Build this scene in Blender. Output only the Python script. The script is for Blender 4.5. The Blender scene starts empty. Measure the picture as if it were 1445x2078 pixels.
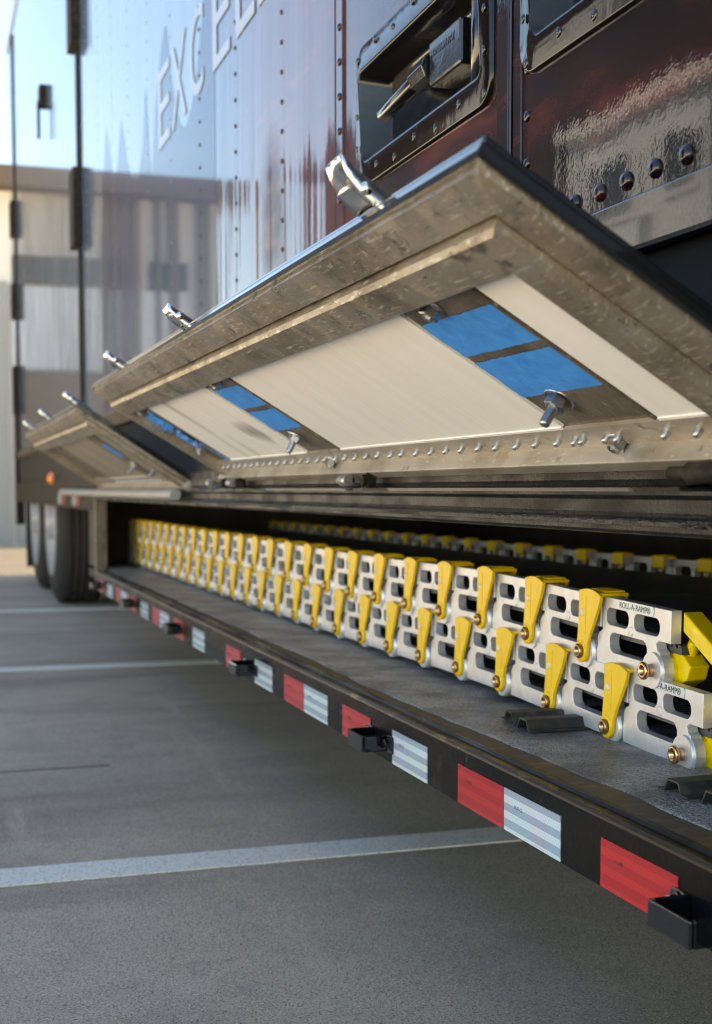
import bpy, bmesh, math, random
from mathutils import Vector, Matrix, noise
random.seed(7)
R = math.radians
scene = bpy.context.scene
col = scene.collection

# ------------------------------------------------------------------ camera
H = 0.69
cam_d = bpy.data.cameras.new('camera')
cam = bpy.data.objects.new('camera', cam_d)
col.objects.link(cam)
yaw, pitch = R(18.38), R(-4.01)
F, PX, PY, W_, H_ = 2738., 760., 1185., 1445., 2078.
def _basis():
    vy = Vector((-150 - PX, 993 - PY, F)).normalized()          # world +Y seen in camera axes (x right, y down, z forward)
    d = Vector((0, 1, -vy[1] / vy[2])).normalized()
    vx = d.cross(vy)
    return vx, vy, -d
vx, vy, vz = _basis()
right = Vector((vx[0], vy[0], vz[0])); down = Vector((vx[1], vy[1], vz[1])); fwd = Vector((vx[2], vy[2], vz[2]))
M = Matrix((right, -down, -fwd)).transposed().to_4x4()
M.translation = Vector((0, 0, H))
cam.matrix_world = M
cam_d.sensor_fit = 'HORIZONTAL'
cam_d.sensor_width = 36
cam_d.lens = F / W_ * 36
cam_d.shift_x = (W_ / 2 - PX) / W_
cam_d.shift_y = -(H_ / 2 - PY) / W_
cam_d.clip_start = 0.05
cam_d.clip_end = 2000
cam_d.dof.use_dof = True
cam_d.dof.focus_distance = 1.55
cam_d.dof.aperture_fstop = 9.5
scene.camera = cam

# ------------------------------------------------------------------ sky, sun, exposure
SUN_EL, SUN_AZ = R(60), R(92)          # azimuth clockwise from +Y: the sun stands behind the trailer (+X)
world = bpy.data.worlds.new('World'); scene.world = world; world.use_nodes = True
nt = world.node_tree
sky = nt.nodes.new('ShaderNodeTexSky'); sky.sky_type = 'NISHITA'; sky.sun_disc = False
sky.sun_elevation = SUN_EL; sky.sun_rotation = SUN_AZ; sky.air_density = 0.9; sky.dust_density = 0.0; sky.ozone_density = 3.0
bg = nt.nodes['Background']; bg.inputs[1].default_value = 0.075
nt.links.new(sky.outputs[0], bg.inputs[0])
sl = bpy.data.lights.new('sun', 'SUN'); sl.energy = 5.0; sl.angle = R(0.5); sl.color = (1, 0.93, 0.82)
sun = bpy.data.objects.new('sun', sl); col.objects.link(sun)
sd = Vector((math.sin(SUN_AZ) * math.cos(SUN_EL), math.cos(SUN_AZ) * math.cos(SUN_EL), math.sin(SUN_EL)))
sun.rotation_euler = sd.to_track_quat('Z', 'Y').to_euler()
sun.location = (6, -2, 9)
scene.view_settings.view_transform = 'Standard'; scene.view_settings.look = 'None'
scene.view_settings.exposure = 2.80; scene.view_settings.gamma = 1.0
scene.view_settings.use_white_balance = True; scene.view_settings.white_balance_temperature = 8600; scene.view_settings.white_balance_tint = 8
scene.cycles.pixel_filter_type = 'BLACKMAN_HARRIS'; scene.cycles.filter_width = 1.1
scene.cycles.max_bounces = 10; scene.cycles.diffuse_bounces = 5; scene.cycles.glossy_bounces = 5

# ------------------------------------------------------------------ materials
class NT:
    def __init__(s, m): s.t = m.node_tree; s.n = s.t.nodes; s.l = s.t.links
    def new(s, k, **kw):
        x = s.n.new(k)
        for a, b in kw.items(): setattr(x, a, b)
        return x
    def link(s, a, b): s.l.new(a, b)
def coords(T, scale=(1, 1, 1), rot=(0, 0, 0)):
    tc = T.new('ShaderNodeTexCoord'); mp = T.new('ShaderNodeMapping')
    mp.inputs['Scale'].default_value = scale; mp.inputs['Rotation'].default_value = rot
    oi = T.new('ShaderNodeObjectInfo'); mm = T.new('ShaderNodeMath', operation='MULTIPLY'); mm.inputs[1].default_value = 7.31
    T.link(oi.outputs['Random'], mm.inputs[0]); ad = T.new('ShaderNodeVectorMath', operation='ADD')
    T.link(tc.outputs['Object'], ad.inputs[0]); T.link(mm.outputs[0], ad.inputs[1])
    T.link(ad.outputs[0], mp.inputs[0]); return mp.outputs[0]
def noise_tex(T, vec, scale, detail=4, rough=0.55, dist=0):
    n = T.new('ShaderNodeTexNoise'); n.inputs['Scale'].default_value = scale; n.inputs['Detail'].default_value = detail
    n.inputs['Roughness'].default_value = rough; n.inputs['Distortion'].default_value = dist
    T.link(vec, n.inputs['Vector']); return n.outputs['Fac']
def ramp(T, fac, stops, interp='LINEAR'):
    r = T.new('ShaderNodeValToRGB'); r.color_ramp.interpolation = interp
    e = r.color_ramp.elements
    while len(e) < len(stops): e.new(0.5)
    for i, (p, c) in enumerate(stops):
        e[i].position = p; e[i].color = (c[0], c[1], c[2], 1) if hasattr(c, '__len__') else (c, c, c, 1)
    T.link(fac, r.inputs[0]); return r.outputs[0]
def mix(T, fac, a, b, mode='MIX'):
    m = T.new('ShaderNodeMix', data_type='RGBA', blend_type=mode)
    for sock, v in ((m.inputs[0], fac), (m.inputs[6], a), (m.inputs[7], b)):
        if hasattr(v, 'links'): T.link(v, sock)
        elif hasattr(v, '__len__'): sock.default_value = (v[0], v[1], v[2], 1)
        else: sock.default_value = v
    return m.outputs[2]
def mat(name, base, rough=0.5, metal=0.0, var=None, bump=None, coat=0, spec=0.5, rvar=None):
    """var: (colour2, scale3, noise scale, lo, hi[, detail]) patches; bump: list of (scale3, noise scale, strength, distance)"""
    m = bpy.data.materials.new(name); m.use_nodes = True
    T = NT(m); b = T.n['Principled BSDF']
    b.inputs['Base Color'].default_value = (*base, 1); b.inputs['Roughness'].default_value = rough
    b.inputs['Metallic'].default_value = metal; b.inputs['Coat Weight'].default_value = coat
    b.inputs['Coat Roughness'].default_value = 0.03; b.inputs['Specular IOR Level'].default_value = spec
    c = base
    for v in (var or []):
        c2, sc, ns, lo, hi = v[:5]
        f = ramp(T, noise_tex(T, coords(T, sc), ns, v[5] if len(v) > 5 else 5, 0.6), [(lo, 0.), (hi, 1.)])
        c = mix(T, f, c, c2)
    if var: T.link(c, b.inputs['Base Color'])
    if rvar:
        sc, ns, lo, hi, r0, r1 = rvar
        T.link(ramp(T, noise_tex(T, coords(T, sc), ns), [(lo, r0), (hi, r1)]), b.inputs['Roughness'])
    prev = None
    for sc, ns, st, di in (bump or []):
        bp = T.new('ShaderNodeBump'); bp.inputs['Strength'].default_value = st; bp.inputs['Distance'].default_value = di
        T.link(noise_tex(T, coords(T, sc), ns, 3), bp.inputs['Height'])
        if prev: T.link(prev, bp.inputs['Normal'])
        prev = bp.outputs[0]
    if prev: T.link(prev, b.inputs['Normal'])
    return m
U = (1, 1, 1)
M_ground = mat('concrete_ground', (.50, .395, .295), .84, var=[((.57, .455, .345), U, 9, .45, .75), ((.33, .265, .20), U, .8, .42, .70), ((.27, .205, .15), (.30, 1.5, 1), 2.2, .52, .74), ((.36, .28, .205), U, 5, .52, .76), ((.60, .49, .38), (3, .3, 1), 2.0, .60, .76),
    ((.16, .13, .10), U, 420, .52, .62, 2), ((.72, .62, .50), U, 330, .58, .68, 2)], bump=[(U, 330, .4, .0015), (U, 30, .12, .004)])
M_bounce = mat('tan_bounce_surface', (.52, .475, .41), .85, var=[((.44, .39, .32), U, .6, .4, .7)])
M_line = mat('worn_white_paint', (.80, .75, .66), .75, var=[((.45, .44, .42), U, 34, .60, .72), ((.40, .39, .37), U, 190, .56, .66, 2)], bump=[(U, 200, .4, .001)])
M_black = mat('gloss_black_paint', (.006, .006, .0065), .12, coat=.6, bump=[(U, 14, .07, .010), (U, 190, .10, .002), (U, 900, .05, .0006)])
M_frame = mat('black_enamel', (.006, .006, .0065), .10, spec=.42, bump=[(U, 22, .10, .006)])
M_peel = mat('orange_peel_black', (.008, .0075, .007), .42, spec=.22, bump=[((1, .7, 1), 260, .4, .003)], rvar=((1, .4, 1), 30, .4, .65, .30, .55))
M_glit = mat('rough_sprayed_lip', (.010, .009, .008), .14, coat=.4, bump=[((1, .8, 1), 150, 1.0, .012)])
M_sill = mat('matt_black_sill', (.012, .012, .012), .6, spec=.2)
M_rail = mat('rail_black_paint', (.0075, .007, .007), .34, spec=.12, var=[((.05, .046, .04), U, 26, .62, .76), ((.10, .085, .045), (1, .4, 1), 90, .70, .78)],
    bump=[(U, 120, .25, .0015), (U, 700, .2, .0005)], rvar=((1, .3, 1), 14, .35, .7, .18, .5))
M_edge = mat('worn_edge', (.015, .013, .011), .35, .4, var=[((.30, .23, .07), (1, .18, 1), 45, .56, .68)])
M_dark = mat('dark_interior', (.065, .055, .043), .75, var=[((.10, .085, .068), (1, 1, .3), 6, .4, .7)], bump=[(U, 40, .3, .003)])
M_ledge = mat('ledge_steel', (.035, .032, .029), .42, .1, spec=.3, var=[((.20, .125, .03), (.5, 1.3, 1), 15, .58, .68), ((.10, .09, .08), (.6, 1, 1), 50, .5, .7)], bump=[(U, 130, .3, .0015)])
M_chrome = mat('polished_stainless', (.86, .83, .79), .17, 1.0, bump=[((1, 1, 8), 25, .03, .002)])
M_zinc = mat('zinc_hardware', (.42, .43, .45), .36, 1.0, var=[((.35, .34, .32), U, 160, .5, .7)])
M_alu = mat('weathered_aluminium', (.39, .338, .27), .40, .65,
    var=[((.28, .225, .16), (1, .6, 1), 14, .38, .66), ((.15, .12, .09), (1.4, .7, 1.4), 9, .54, .72), ((.10, .085, .065), (1, .8, 1), 38, .58, .70), ((.43, .27, .13), U, 8, .62, .78),
         ((.56, .52, .45), (9, 1.0, 4), 34, .57, .66), ((.08, .07, .055), (7, .8, 5), 52, .62, .70), ((.60, .56, .49), U, 130, .66, .74, 2)],
    bump=[(U, 30, .25, .003), (U, 140, .35, .0012), ((9, 1.2, 4), 30, .12, .001)], rvar=(U, 22, .35, .7, .30, .62))
M_alus = mat('silvery_aluminium', (.56, .52, .46), .40, .65, var=[((.40, .35, .29), (1, .6, 1), 16, .42, .68), ((.22, .18, .14), (1, .9, 1), 40, .60, .72), ((.72, .69, .63), (9, 1.2, 4), 40, .60, .70), ((.42, .28, .16), U, 10, .64, .78)], bump=[(U, 60, .2, .002), (U, 160, .3, .001)])
M_alu2 = mat('scuffed_crossmember', (.21, .175, .135), .5, .5, var=[((.11, .085, .06), (1, 1, 1), 16, .4, .65), ((.48, .45, .40), (.7, 3, .7), 120, .60, .72), ((.30, .17, .08), U, 26, .66, .78)], bump=[((.6, 3, .6), 120, .3, .001)])
M_panel = mat('white_enamel_panel', (.87, .87, .86), .42, var=[((.81, .80, .78), (.35, 4, .35), 7, .35, .7), ((.90, .90, .89), (.25, 14, .25), 18, .5, .75)], bump=[((.25, 10, .25), 30, .05, .001)])
M_panel2 = mat('white_panel_smudged', (.87, .87, .86), .42, var=[((.81, .80, .78), (.35, 4, .35), 7, .35, .7), ((.10, .09, .08), (.55, 2.2, .55), 2.9, .56, .80, 2)], bump=[((.25, 10, .25), 30, .05, .001)])
def smudge(m):
    T = NT(m); b = T.n['Principled BSDF']; old = b.inputs['Base Color'].links[0].from_socket
    mp = T.new('ShaderNodeMapping'); tc = T.new('ShaderNodeTexCoord'); T.link(tc.outputs['Object'], mp.inputs[0])
    mp.inputs['Location'].default_value = (0, .08 / .14, -.795 / .040); mp.inputs['Scale'].default_value = (0, 1 / .14, 1 / .040)
    ln_ = T.new('ShaderNodeVectorMath', operation='LENGTH'); T.link(mp.outputs[0], ln_.inputs[0])
    ad = T.new('ShaderNodeMath', operation='ADD'); T.link(ln_.outputs['Value'], ad.inputs[0]); T.link(noise_tex(T, coords(T, (.6, 1.2, 1.2)), 14, 3), ad.inputs[1])
    T.link(mix(T, ramp(T, ad.outputs[0], [(.45, .86), (1.45, 0.)]), old, (.10, .09, .08)), b.inputs['Base Color'])
smudge(M_panel2)
M_panel3 = mat('grimy_panel', (.33, .29, .22), .5, .2, var=[((.23, .19, .14), (.5, 2, .5), 6, .35, .7)])
M_btape = mat('blue_masking_tape', (.022, .27, .82), .5, var=[((.035, .33, .88), U, 60, .4, .7), ((.018, .20, .66), U, 18, .5, .75)], bump=[((1, 1.6, 1), 70, .55, .003), (U, 500, .2, .0005)])
M_link = mat('anodised_aluminium', (.75, .775, .82), .40, .5, var=[((.66, .655, .66), U, 30, .4, .7), ((.36, .34, .31), (1, 1.2, 1), 34, .66, .78), ((.88, .88, .88), (1, 7, 1), 60, .62, .7)], bump=[(U, 900, .08, .0004)])
M_yel = mat('yellow_plastic', (.93, .60, .020), .38, var=[((.86, .50, .014), U, 28, .45, .75), ((.50, .33, .03), (1, 1, 2), 46, .66, .80)], bump=[(U, 160, .06, .001)])
M_yel2 = mat('yellow_powder_coat', (.92, .66, .01), .30, coat=.3, bump=[(U, 120, .35, .003)])
M_brass = mat('copper_plated_bolt', (.72, .42, .22), .25, 1.0)
M_alu2b = mat('dull_end_plate', (.36, .35, .34), .5, .2)
M_pin = mat('pale_pin', (.80, .74, .50), .4)
M_brass2 = mat('brass_bolt', (.46, .31, .16), .3, 1.0)
M_slat = mat('black_tread', (.075, .075, .077), .36, bump=[(U, 300, .2, .001)])
M_liner = mat('embossed_liner', (.50, .50, .50), .31, var=[((.17, .17, .175), U, 8, .40, .62), ((.74, .74, .75), U, 9, .56, .74), ((.035, .035, .035), U, 300, .55, .66, 2)], bump=[((1, 1.4, 1), 170, 1., .012), (U, 20, .3, .006)])
M_strip = mat('black_rubber', (.03, .03, .03), .6, var=[((.09, .08, .065), U, 40, .5, .7)], bump=[(U, 120, .2, .001)])
M_tyre = mat('tyre_rubber', (.022, .020, .018), .8, bump=[(U, 60, .2, .003)])
M_rim = mat('white_wheel', (.34, .35, .37), .3)
M_bldg = mat('cream_wall', (.66, .64, .58), .8, var=[((.56, .54, .48), (1, 1, .2), 2, .4, .7)])
M_bldg2 = mat('pale_metal_wall', (.26, .27, .255), .6)
M_bldg3 = mat('grey_white_render', (.24, .265, .30), .8)
M_dimmed = mat('dimmed_tan_ground', (.034, .028, .023), .9, var=[((.028, .023, .019), U, 2, .4, .7)])
M_eave = mat('brown_fascia', (.11, .075, .045), .7)
M_base = mat('brown_boards', (.15, .11, .07), .8, var=[((.10, .07, .04), (3, 3, .2), 4, .4, .6)])
M_win = mat('dark_glass', (.012, .010, .008), .1)
M_shutter = mat('bluish_shutter', (.66, .74, .84), .5)
M_hall = mat('dark_maroon_cladding', (.012, .007, .006), .8, spec=0, var=[((.006, .004, .004), (.1, 2, .1), 1.5, .4, .6)])
M_silver = mat('galvanised_tube', (.36, .345, .32), .5, .3, var=[((.33, .31, .28), (1, .3, 1), 12, .4, .7)], bump=[((1, 3, 1), 30, .2, .003)])
M_letter = mat('white_vinyl', (.25, .27, .31), .3, coat=.5)
M_sticker = mat('silver_sticker', (.62, .70, .76), .35, .3)
M_ink = mat('black_ink', (.03, .03, .03), .5)
M_amber = mat('amber_lens', (.85, .22, .03), .2, coat=.5)
M_steel = mat('dark_steel', (.014, .012, .010), .6, 0, spec=.15, var=[((.05, .04, .03), U, 50, .5, .7)])
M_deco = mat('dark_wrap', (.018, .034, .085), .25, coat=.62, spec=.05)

def tape_mat(name, lo, hi, n):
    m = bpy.data.materials.new(name); m.use_nodes = True; T = NT(m); b = T.n['Principled BSDF']
    tc = T.new('ShaderNodeTexCoord'); sep = T.new('ShaderNodeSeparateXYZ'); T.link(tc.outputs['Object'], sep.inputs[0])
    mr = T.new('ShaderNodeMapRange'); mr.inputs[1].default_value = -.0254; mr.inputs[2].default_value = .0254
    T.link(sep.outputs[2], mr.inputs[0])
    k = 0.30
    band = ramp(T, mr.outputs[0], [(0, hi), (.09, lo), (.29, hi), (.47, lo), (.66, hi), (.84, lo)], 'CONSTANT')
    vo = T.new('ShaderNodeTexVoronoi'); vo.feature = 'DISTANCE_TO_EDGE'; vo.inputs['Scale'].default_value = 230; vo.inputs['Randomness'].default_value = 0
    T.link(coords(T, U, (R(45), 0, 0)), vo.inputs['Vector'])
    cell = ramp(T, vo.outputs[0], [(0.02, .80), (.09, 1.)])
    irid = ramp(T, noise_tex(T, coords(T, (1, 1, .4)), 16, 1), [(.32, (.90, 1.0, .86)), (.45, (.82, .98, .98)), (.56, (1., .90, .86)), (.68, (.92, .94, 1.))])
    c = mix(T, 1., band, cell, 'MULTIPLY')
    if n: c = mix(T, 1., c, irid, 'MULTIPLY')
    T.link(c, b.inputs['Base Color']); b.inputs['Roughness'].default_value = .22; b.inputs['Coat Weight'].default_value = .35
    b.inputs['Coat Roughness'].default_value = .05
    return m
M_red = tape_mat('red_prismatic_tape', (.50, .020, .020), (.64, .027, .025), 0)
M_wht = tape_mat('white_prismatic_tape', (.40, .48, .60), (.74, .82, .88), 1)

def wall_mat():
    m = bpy.data.materials.new('wrapped_trailer_paint'); m.use_nodes = True; T = NT(m); b = T.n['Principled BSDF']
    tc = T.new('ShaderNodeTexCoord'); sep = T.new('ShaderNodeSeparateXYZ'); T.link(tc.outputs['Object'], sep.inputs[0])
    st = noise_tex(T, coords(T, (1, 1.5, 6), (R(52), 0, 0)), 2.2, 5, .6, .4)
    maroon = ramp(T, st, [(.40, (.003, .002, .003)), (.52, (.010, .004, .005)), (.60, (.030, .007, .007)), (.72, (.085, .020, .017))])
    f1 = T.new('ShaderNodeMapRange'); f1.inputs[1].default_value = 2.7; f1.inputs[2].default_value = 3.2; T.link(sep.outputs[1], f1.inputs[0])
    navy = mix(T, f1.outputs[0], maroon, (.022, .035, .085))
    f2 = T.new('ShaderNodeMapRange'); f2.inputs[1].default_value = 3.26; f2.inputs[2].default_value = 3.36; T.link(sep.outputs[1], f2.inputs[0])
    f3 = T.new('ShaderNodeMapRange'); f3.inputs[1].default_value = 1.9; f3.inputs[2].default_value = 2.3; T.link(sep.outputs[1], f3.inputs[0])
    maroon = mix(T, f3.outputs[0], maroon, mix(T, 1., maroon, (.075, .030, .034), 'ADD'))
    navy = mix(T, f1.outputs[0], maroon, (.022, .035, .085))
    c = mix(T, f2.outputs[0], navy, (.075, .13, .21))
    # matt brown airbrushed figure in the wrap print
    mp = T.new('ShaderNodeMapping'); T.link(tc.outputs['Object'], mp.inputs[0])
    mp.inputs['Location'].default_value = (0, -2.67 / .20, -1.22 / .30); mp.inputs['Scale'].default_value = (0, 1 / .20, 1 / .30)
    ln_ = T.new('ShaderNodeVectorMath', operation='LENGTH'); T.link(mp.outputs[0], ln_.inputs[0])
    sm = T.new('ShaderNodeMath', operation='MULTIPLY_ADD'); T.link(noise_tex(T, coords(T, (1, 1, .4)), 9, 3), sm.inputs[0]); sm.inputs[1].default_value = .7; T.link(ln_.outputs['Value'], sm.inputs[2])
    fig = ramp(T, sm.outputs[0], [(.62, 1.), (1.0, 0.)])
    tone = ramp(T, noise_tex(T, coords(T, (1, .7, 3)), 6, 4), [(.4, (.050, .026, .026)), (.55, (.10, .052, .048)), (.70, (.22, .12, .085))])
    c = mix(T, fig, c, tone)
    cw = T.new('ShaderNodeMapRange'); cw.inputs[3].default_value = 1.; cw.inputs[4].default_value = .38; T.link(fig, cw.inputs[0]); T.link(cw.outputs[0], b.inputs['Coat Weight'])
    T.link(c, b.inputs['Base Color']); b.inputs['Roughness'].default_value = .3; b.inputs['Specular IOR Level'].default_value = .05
    b.inputs['Coat Roughness'].default_value = .02
    b1 = T.new('ShaderNodeBump'); f4 = T.new('ShaderNodeMapRange'); f4.inputs[1].default_value = 2.0; f4.inputs[2].default_value = 2.9; f4.inputs[3].default_value = .045; f4.inputs[4].default_value = .20; T.link(sep.outputs[1], f4.inputs[0]); T.link(f4.outputs[0], b1.inputs['Strength']); b1.inputs['Distance'].default_value = .012
    T.link(noise_tex(T, coords(T, (1, 3.0, .20)), 3.2, 2), b1.inputs['Height'])
    b2 = T.new('ShaderNodeBump'); b2.inputs['Strength'].default_value = .040; b2.inputs['Distance'].default_value = .0012
    T.link(noise_tex(T, coords(T, U), 170, 2), b2.inputs['Height']); T.link(b1.outputs[0], b2.inputs['Normal'])
    T.link(b2.outputs[0], b.inputs['Coat Normal']); T.link(b1.outputs[0], b.inputs['Normal'])
    return m
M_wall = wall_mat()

# ------------------------------------------------------------------ mesh helpers
class MB:
    """collects shapes; build() links them as ONE mesh object (vertices in world coordinates, or local when there is no offset)"""
    def __init__(s): s.b = bmesh.new(); s.mi = 0; s.smooth = False
    def face(s, vs):
        try:
            f = s.b.faces.new(vs); f.material_index = s.mi; f.smooth = s.smooth; return f
        except ValueError: return None
    def v(s, p): return s.b.verts.new(p)
    def box(s, x0, x1, y0, y1, z0, z1, T=None):
        P = [(x, y, z) for x in (x0, x1) for y in (y0, y1) for z in (z0, z1)]
        V = [s.v(T(*p) if T else p) for p in P]
        for q in ((0, 1, 3, 2), (4, 6, 7, 5), (0, 4, 5, 1), (2, 3, 7, 6), (0, 2, 6, 4), (1, 5, 7, 3)): s.face([V[i] for i in q])
    def cyl(s, a, c, r0, r1=None, n=16, cap=True, smooth=True):
        a, c = Vector(a), Vector(c); r1 = r0 if r1 is None else r1
        d = (c - a).normalized(); u = d.orthogonal().normalized(); w = d.cross(u)
        A, B = [], []
        for i in range(n):
            t = 2 * math.pi * i / n; o = u * math.cos(t) + w * math.sin(t)
            A.append(s.v(a + o * r0)); B.append(s.v(c + o * r1))
        sm, s.smooth = s.smooth, smooth
        for i in range(n): s.face((A[i], A[(i + 1) % n], B[(i + 1) % n], B[i]))
        s.smooth = sm
        if cap: s.face(A[::-1]); s.face(B)
    def lathe(s, o, d, prof, n=20, smooth=True):
        """prof: (distance along d, radius)"""
        o, d = Vector(o), Vector(d).normalized(); u = d.orthogonal().normalized(); w = d.cross(u)
        rings = []
        for h, r in prof:
            if r < 1e-6: rings.append([s.v(o + d * h)])
            else: rings.append([s.v(o + d * h + (u * math.cos(2 * math.pi * i / n) + w * math.sin(2 * math.pi * i / n)) * r) for i in range(n)])
        sm, s.smooth = s.smooth, smooth
        for A, B in zip(rings, rings[1:]):
            for i in range(n):
                j = (i + 1) % n
                if len(A) == 1 and len(B) > 1: s.face((A[0], B[j], B[i]))
                elif len(B) == 1 and len(A) > 1: s.face((A[i], A[j], B[0]))
                elif len(A) > 1: s.face((A[i], A[j], B[j], B[i]))
        s.smooth = sm
    def dome(s, o, d, r, h, n=12):
        s.lathe(o, d, [(0, r), (h * .45, r * .92), (h * .78, r * .66), (h * .95, r * .32), (h, 0)], n)
    def extrude(s, prof, y0, y1, closed=True, wob=None, n=1):
        """prof: (x, z) outline swept along Y"""
        rings = []
        for k in range(n + 1):
            y = y0 + (y1 - y0) * k / n
            rings.append([s.v((x, y, z)) for x, z in prof])
        m = len(prof)
        for A, B in zip(rings, rings[1:]):
            for i in range(m if closed else m - 1): s.face((A[i], B[i], B[(i + 1) % m], A[(i + 1) % m]))
        if closed: s.face(rings[0]); s.face(rings[-1][::-1])
    def prism(s, pts, d):
        """closed polygon of 3-D points pushed along vector d"""
        d = Vector(d); A = [s.v(Vector(p)) for p in pts]; B = [s.v(Vector(p) + d) for p in pts]
        s.face(A[::-1]); s.face(B); n = len(A)
        for i in range(n): s.face((A[i], A[(i + 1) % n], B[(i + 1) % n], B[i]))
    def build(s, name, mats, parent=None, loc=None, bevel=0, seg=2):
        bmesh.ops.recalc_face_normals(s.b, faces=s.b.faces)
        me = bpy.data.meshes.new(name)
        if loc is None and parent is not None:
            o = org(parent)
            for v in s.b.verts: v.co -= o
        s.b.to_mesh(me); s.b.free()
        for m in (mats if isinstance(mats, (list, tuple)) else [mats]): me.materials.append(m)
        return link(name, me, parent, loc, bevel, seg)
def org(o):
    p = Vector((0, 0, 0))
    while o is not None: p += o.location; o = o.parent
    return p
def link(name, me, parent=None, loc=None, bevel=0, seg=2):
    ob = bpy.data.objects.new(name, me); col.objects.link(ob)
    if parent is not None: ob.parent = parent
    if loc is not None: ob.location = loc
    if bevel:
        bv = ob.modifiers.new('bevel', 'BEVEL'); bv.width = bevel; bv.segments = seg; bv.limit_method = 'ANGLE'; bv.angle_limit = R(40)
    return ob
def tag(o, label=None, cat=None, group=None, kind=None):
    if label: o['label'] = label
    if cat: o['category'] = cat
    if group: o['group'] = group
    if kind: o['kind'] = kind
    return o
def empty(name, loc):
    o = bpy.data.objects.new(name, None); o.empty_display_size = .1; o.location = loc; col.objects.link(o); return o
def flat_curve(outlines, half, bevel, res=6):
    """filled 2-D outlines (holes included) -> mesh data, thickness +-half, mapped (a, b, depth) -> (y, z, x)"""
    cu = bpy.data.curves.new('tmp', 'CURVE'); cu.dimensions = '2D'; cu.fill_mode = 'BOTH'; cu.extrude = half - bevel; cu.bevel_depth = bevel; cu.bevel_resolution = 1
    cu.offset = -bevel
    for pts in outlines:
        sp = cu.splines.new('POLY'); sp.points.add(len(pts) - 1); sp.use_cyclic_u = True
        for p, q in zip(sp.points, pts): p.co = (q[0], q[1], 0, 1)
    return curve_mesh(cu, lambda a, b, c: (c, a, b))
def curve_mesh(cu, f):
    ob = bpy.data.objects.new('tmp', cu); col.objects.link(ob)
    dg = bpy.context.evaluated_depsgraph_get(); dg.update()
    me = bpy.data.meshes.new_from_object(ob.evaluated_get(dg))
    bpy.data.objects.remove(ob); bpy.data.curves.remove(cu)
    for v in me.vertices: v.co = f(*v.co)
    return me
def text_mesh(body, height, width=None, depth=.0006, spacing=1.0):
    """text standing in the Y-Z plane, facing -X, lower left corner at the origin, running towards -Y"""
    cu = bpy.data.curves.new('tmp', 'FONT'); cu.body = body; cu.size = 1; cu.extrude = depth; cu.space_character = spacing; cu.resolution_u = 4
    me = curve_mesh(cu, lambda a, b, c: (-c, -a, b))
    ys = [v.co.y for v in me.vertices]; zs = [v.co.z for v in me.vertices]
    k = height / (max(zs) - min(zs)); ky = k if width is None else width / (max(ys) - min(ys)); y1, z0 = max(ys), min(zs)
    for v in me.vertices: v.co = (v.co.x, (v.co.y - y1) * ky, (v.co.z - z0) * k)
    return me
def arc(cx, cy, r, a0, a1, n=8):
    return [(cx + r * math.cos(R(a0 + (a1 - a0) * i / n)), cy + r * math.sin(R(a0 + (a1 - a0) * i / n))) for i in range(n + 1)]
def slot(y0, y1, z0, z1, r=None):
    r = r or (z1 - z0) / 2 * .93
    return arc(y1 - r, z1 - r, r, 0, 90, 5) + arc(y0 + r, z1 - r, r, 90, 180, 5) + arc(y0 + r, z0 + r, r, 180, 270, 5) + arc(y1 - r, z0 + r, r, 270, 360, 5)
def add_mesh(mb, me, off=(0, 0, 0), mi=0):
    o = Vector(off); V = [mb.v(Vector(v.co) + o) for v in me.vertices]
    for p in me.polygons:
        f = mb.face([V[i] for i in p.vertices])
        if f: f.material_index = mi

# ------------------------------------------------------------------ setting: ground and painted bay lines
g = MB(); g.box(-400, 400, -400, 600, -.5, 0); tag(g.build('ground', M_ground), kind='structure')
ap = MB(); ap.box(-70, -2.1, -30, 60, .0005, .004); tag(ap.build('bounce_apron', M_bounce), kind='structure')  # added pavement out of view, bounces warm sunlight onto the door undersides
ap = MB(); ap.box(-2.09, 30, 11.15, 16.5, .0005, .004); tag(ap.build('dimmed_sunlit_ground', M_dimmed), kind='structure')  # sunlit ground strip, colour darkened to hold down the sun's brightness
jt = MB(); jt.box(-2.09, .42, 3.374, 3.3768, .0005, .0022); tag(jt.build('expansion_joint', M_strip), kind='structure')
for i, (y0, y1) in enumerate(((2.385, 2.492), (5.255, 5.36), (7.83, 7.93))):
    l = MB(); l.box(-2.09, 3.2 if i else 1.118, y0, y1, .001, .004); tag(l.build('parking_line', M_line), kind='structure')

# ------------------------------------------------------------------ the trailer
XW, XR = .67, .651
trailer = empty('trailer', (1.95, 2.5, 0))
tag(trailer, 'long glossy maroon and black event trailer with its belly compartment open and doors swung up', 'trailer')
# outer skin
def rect(y0, y1, z0, z1): return [(y1, z1), (y0, z1), (y0, z0), (y1, z0)]
BOXES = ((1.553, 2.098, 1.163, 1.384), (.93, 1.470, 1.163, 1.384))
sheet = flat_curve([rect(-6, 11.05, .979, 4.05)] + [rect(a + .033, b - .032, c + .038, d - .044)[::-1] for a, b, c, d in BOXES], .004, 0)
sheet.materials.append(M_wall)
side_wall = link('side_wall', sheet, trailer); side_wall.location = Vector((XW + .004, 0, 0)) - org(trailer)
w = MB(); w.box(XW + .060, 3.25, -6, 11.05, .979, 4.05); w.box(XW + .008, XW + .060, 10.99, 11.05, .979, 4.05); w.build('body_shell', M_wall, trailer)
k = MB(); k.box(XW - .003, XW + .03, -6, 11.05, .926, .978); k.build('skirt_band', M_black, trailer, bevel=.002)
k = MB(); k.box(XW + .018, XW + .05, -6, 11.05, .735, .925); k.build('recessed_sill', M_sill, trailer)
k = MB(); k.box(XW - .004, XW + .002, -6, 11.0, .9245, .929); k.build('sill_drip_edge', M_peel, trailer)
k = MB(); k.box(.72, 3.2, -6, 11.0, .66, .98); k.build('chassis_floor', M_dark, trailer)
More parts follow.
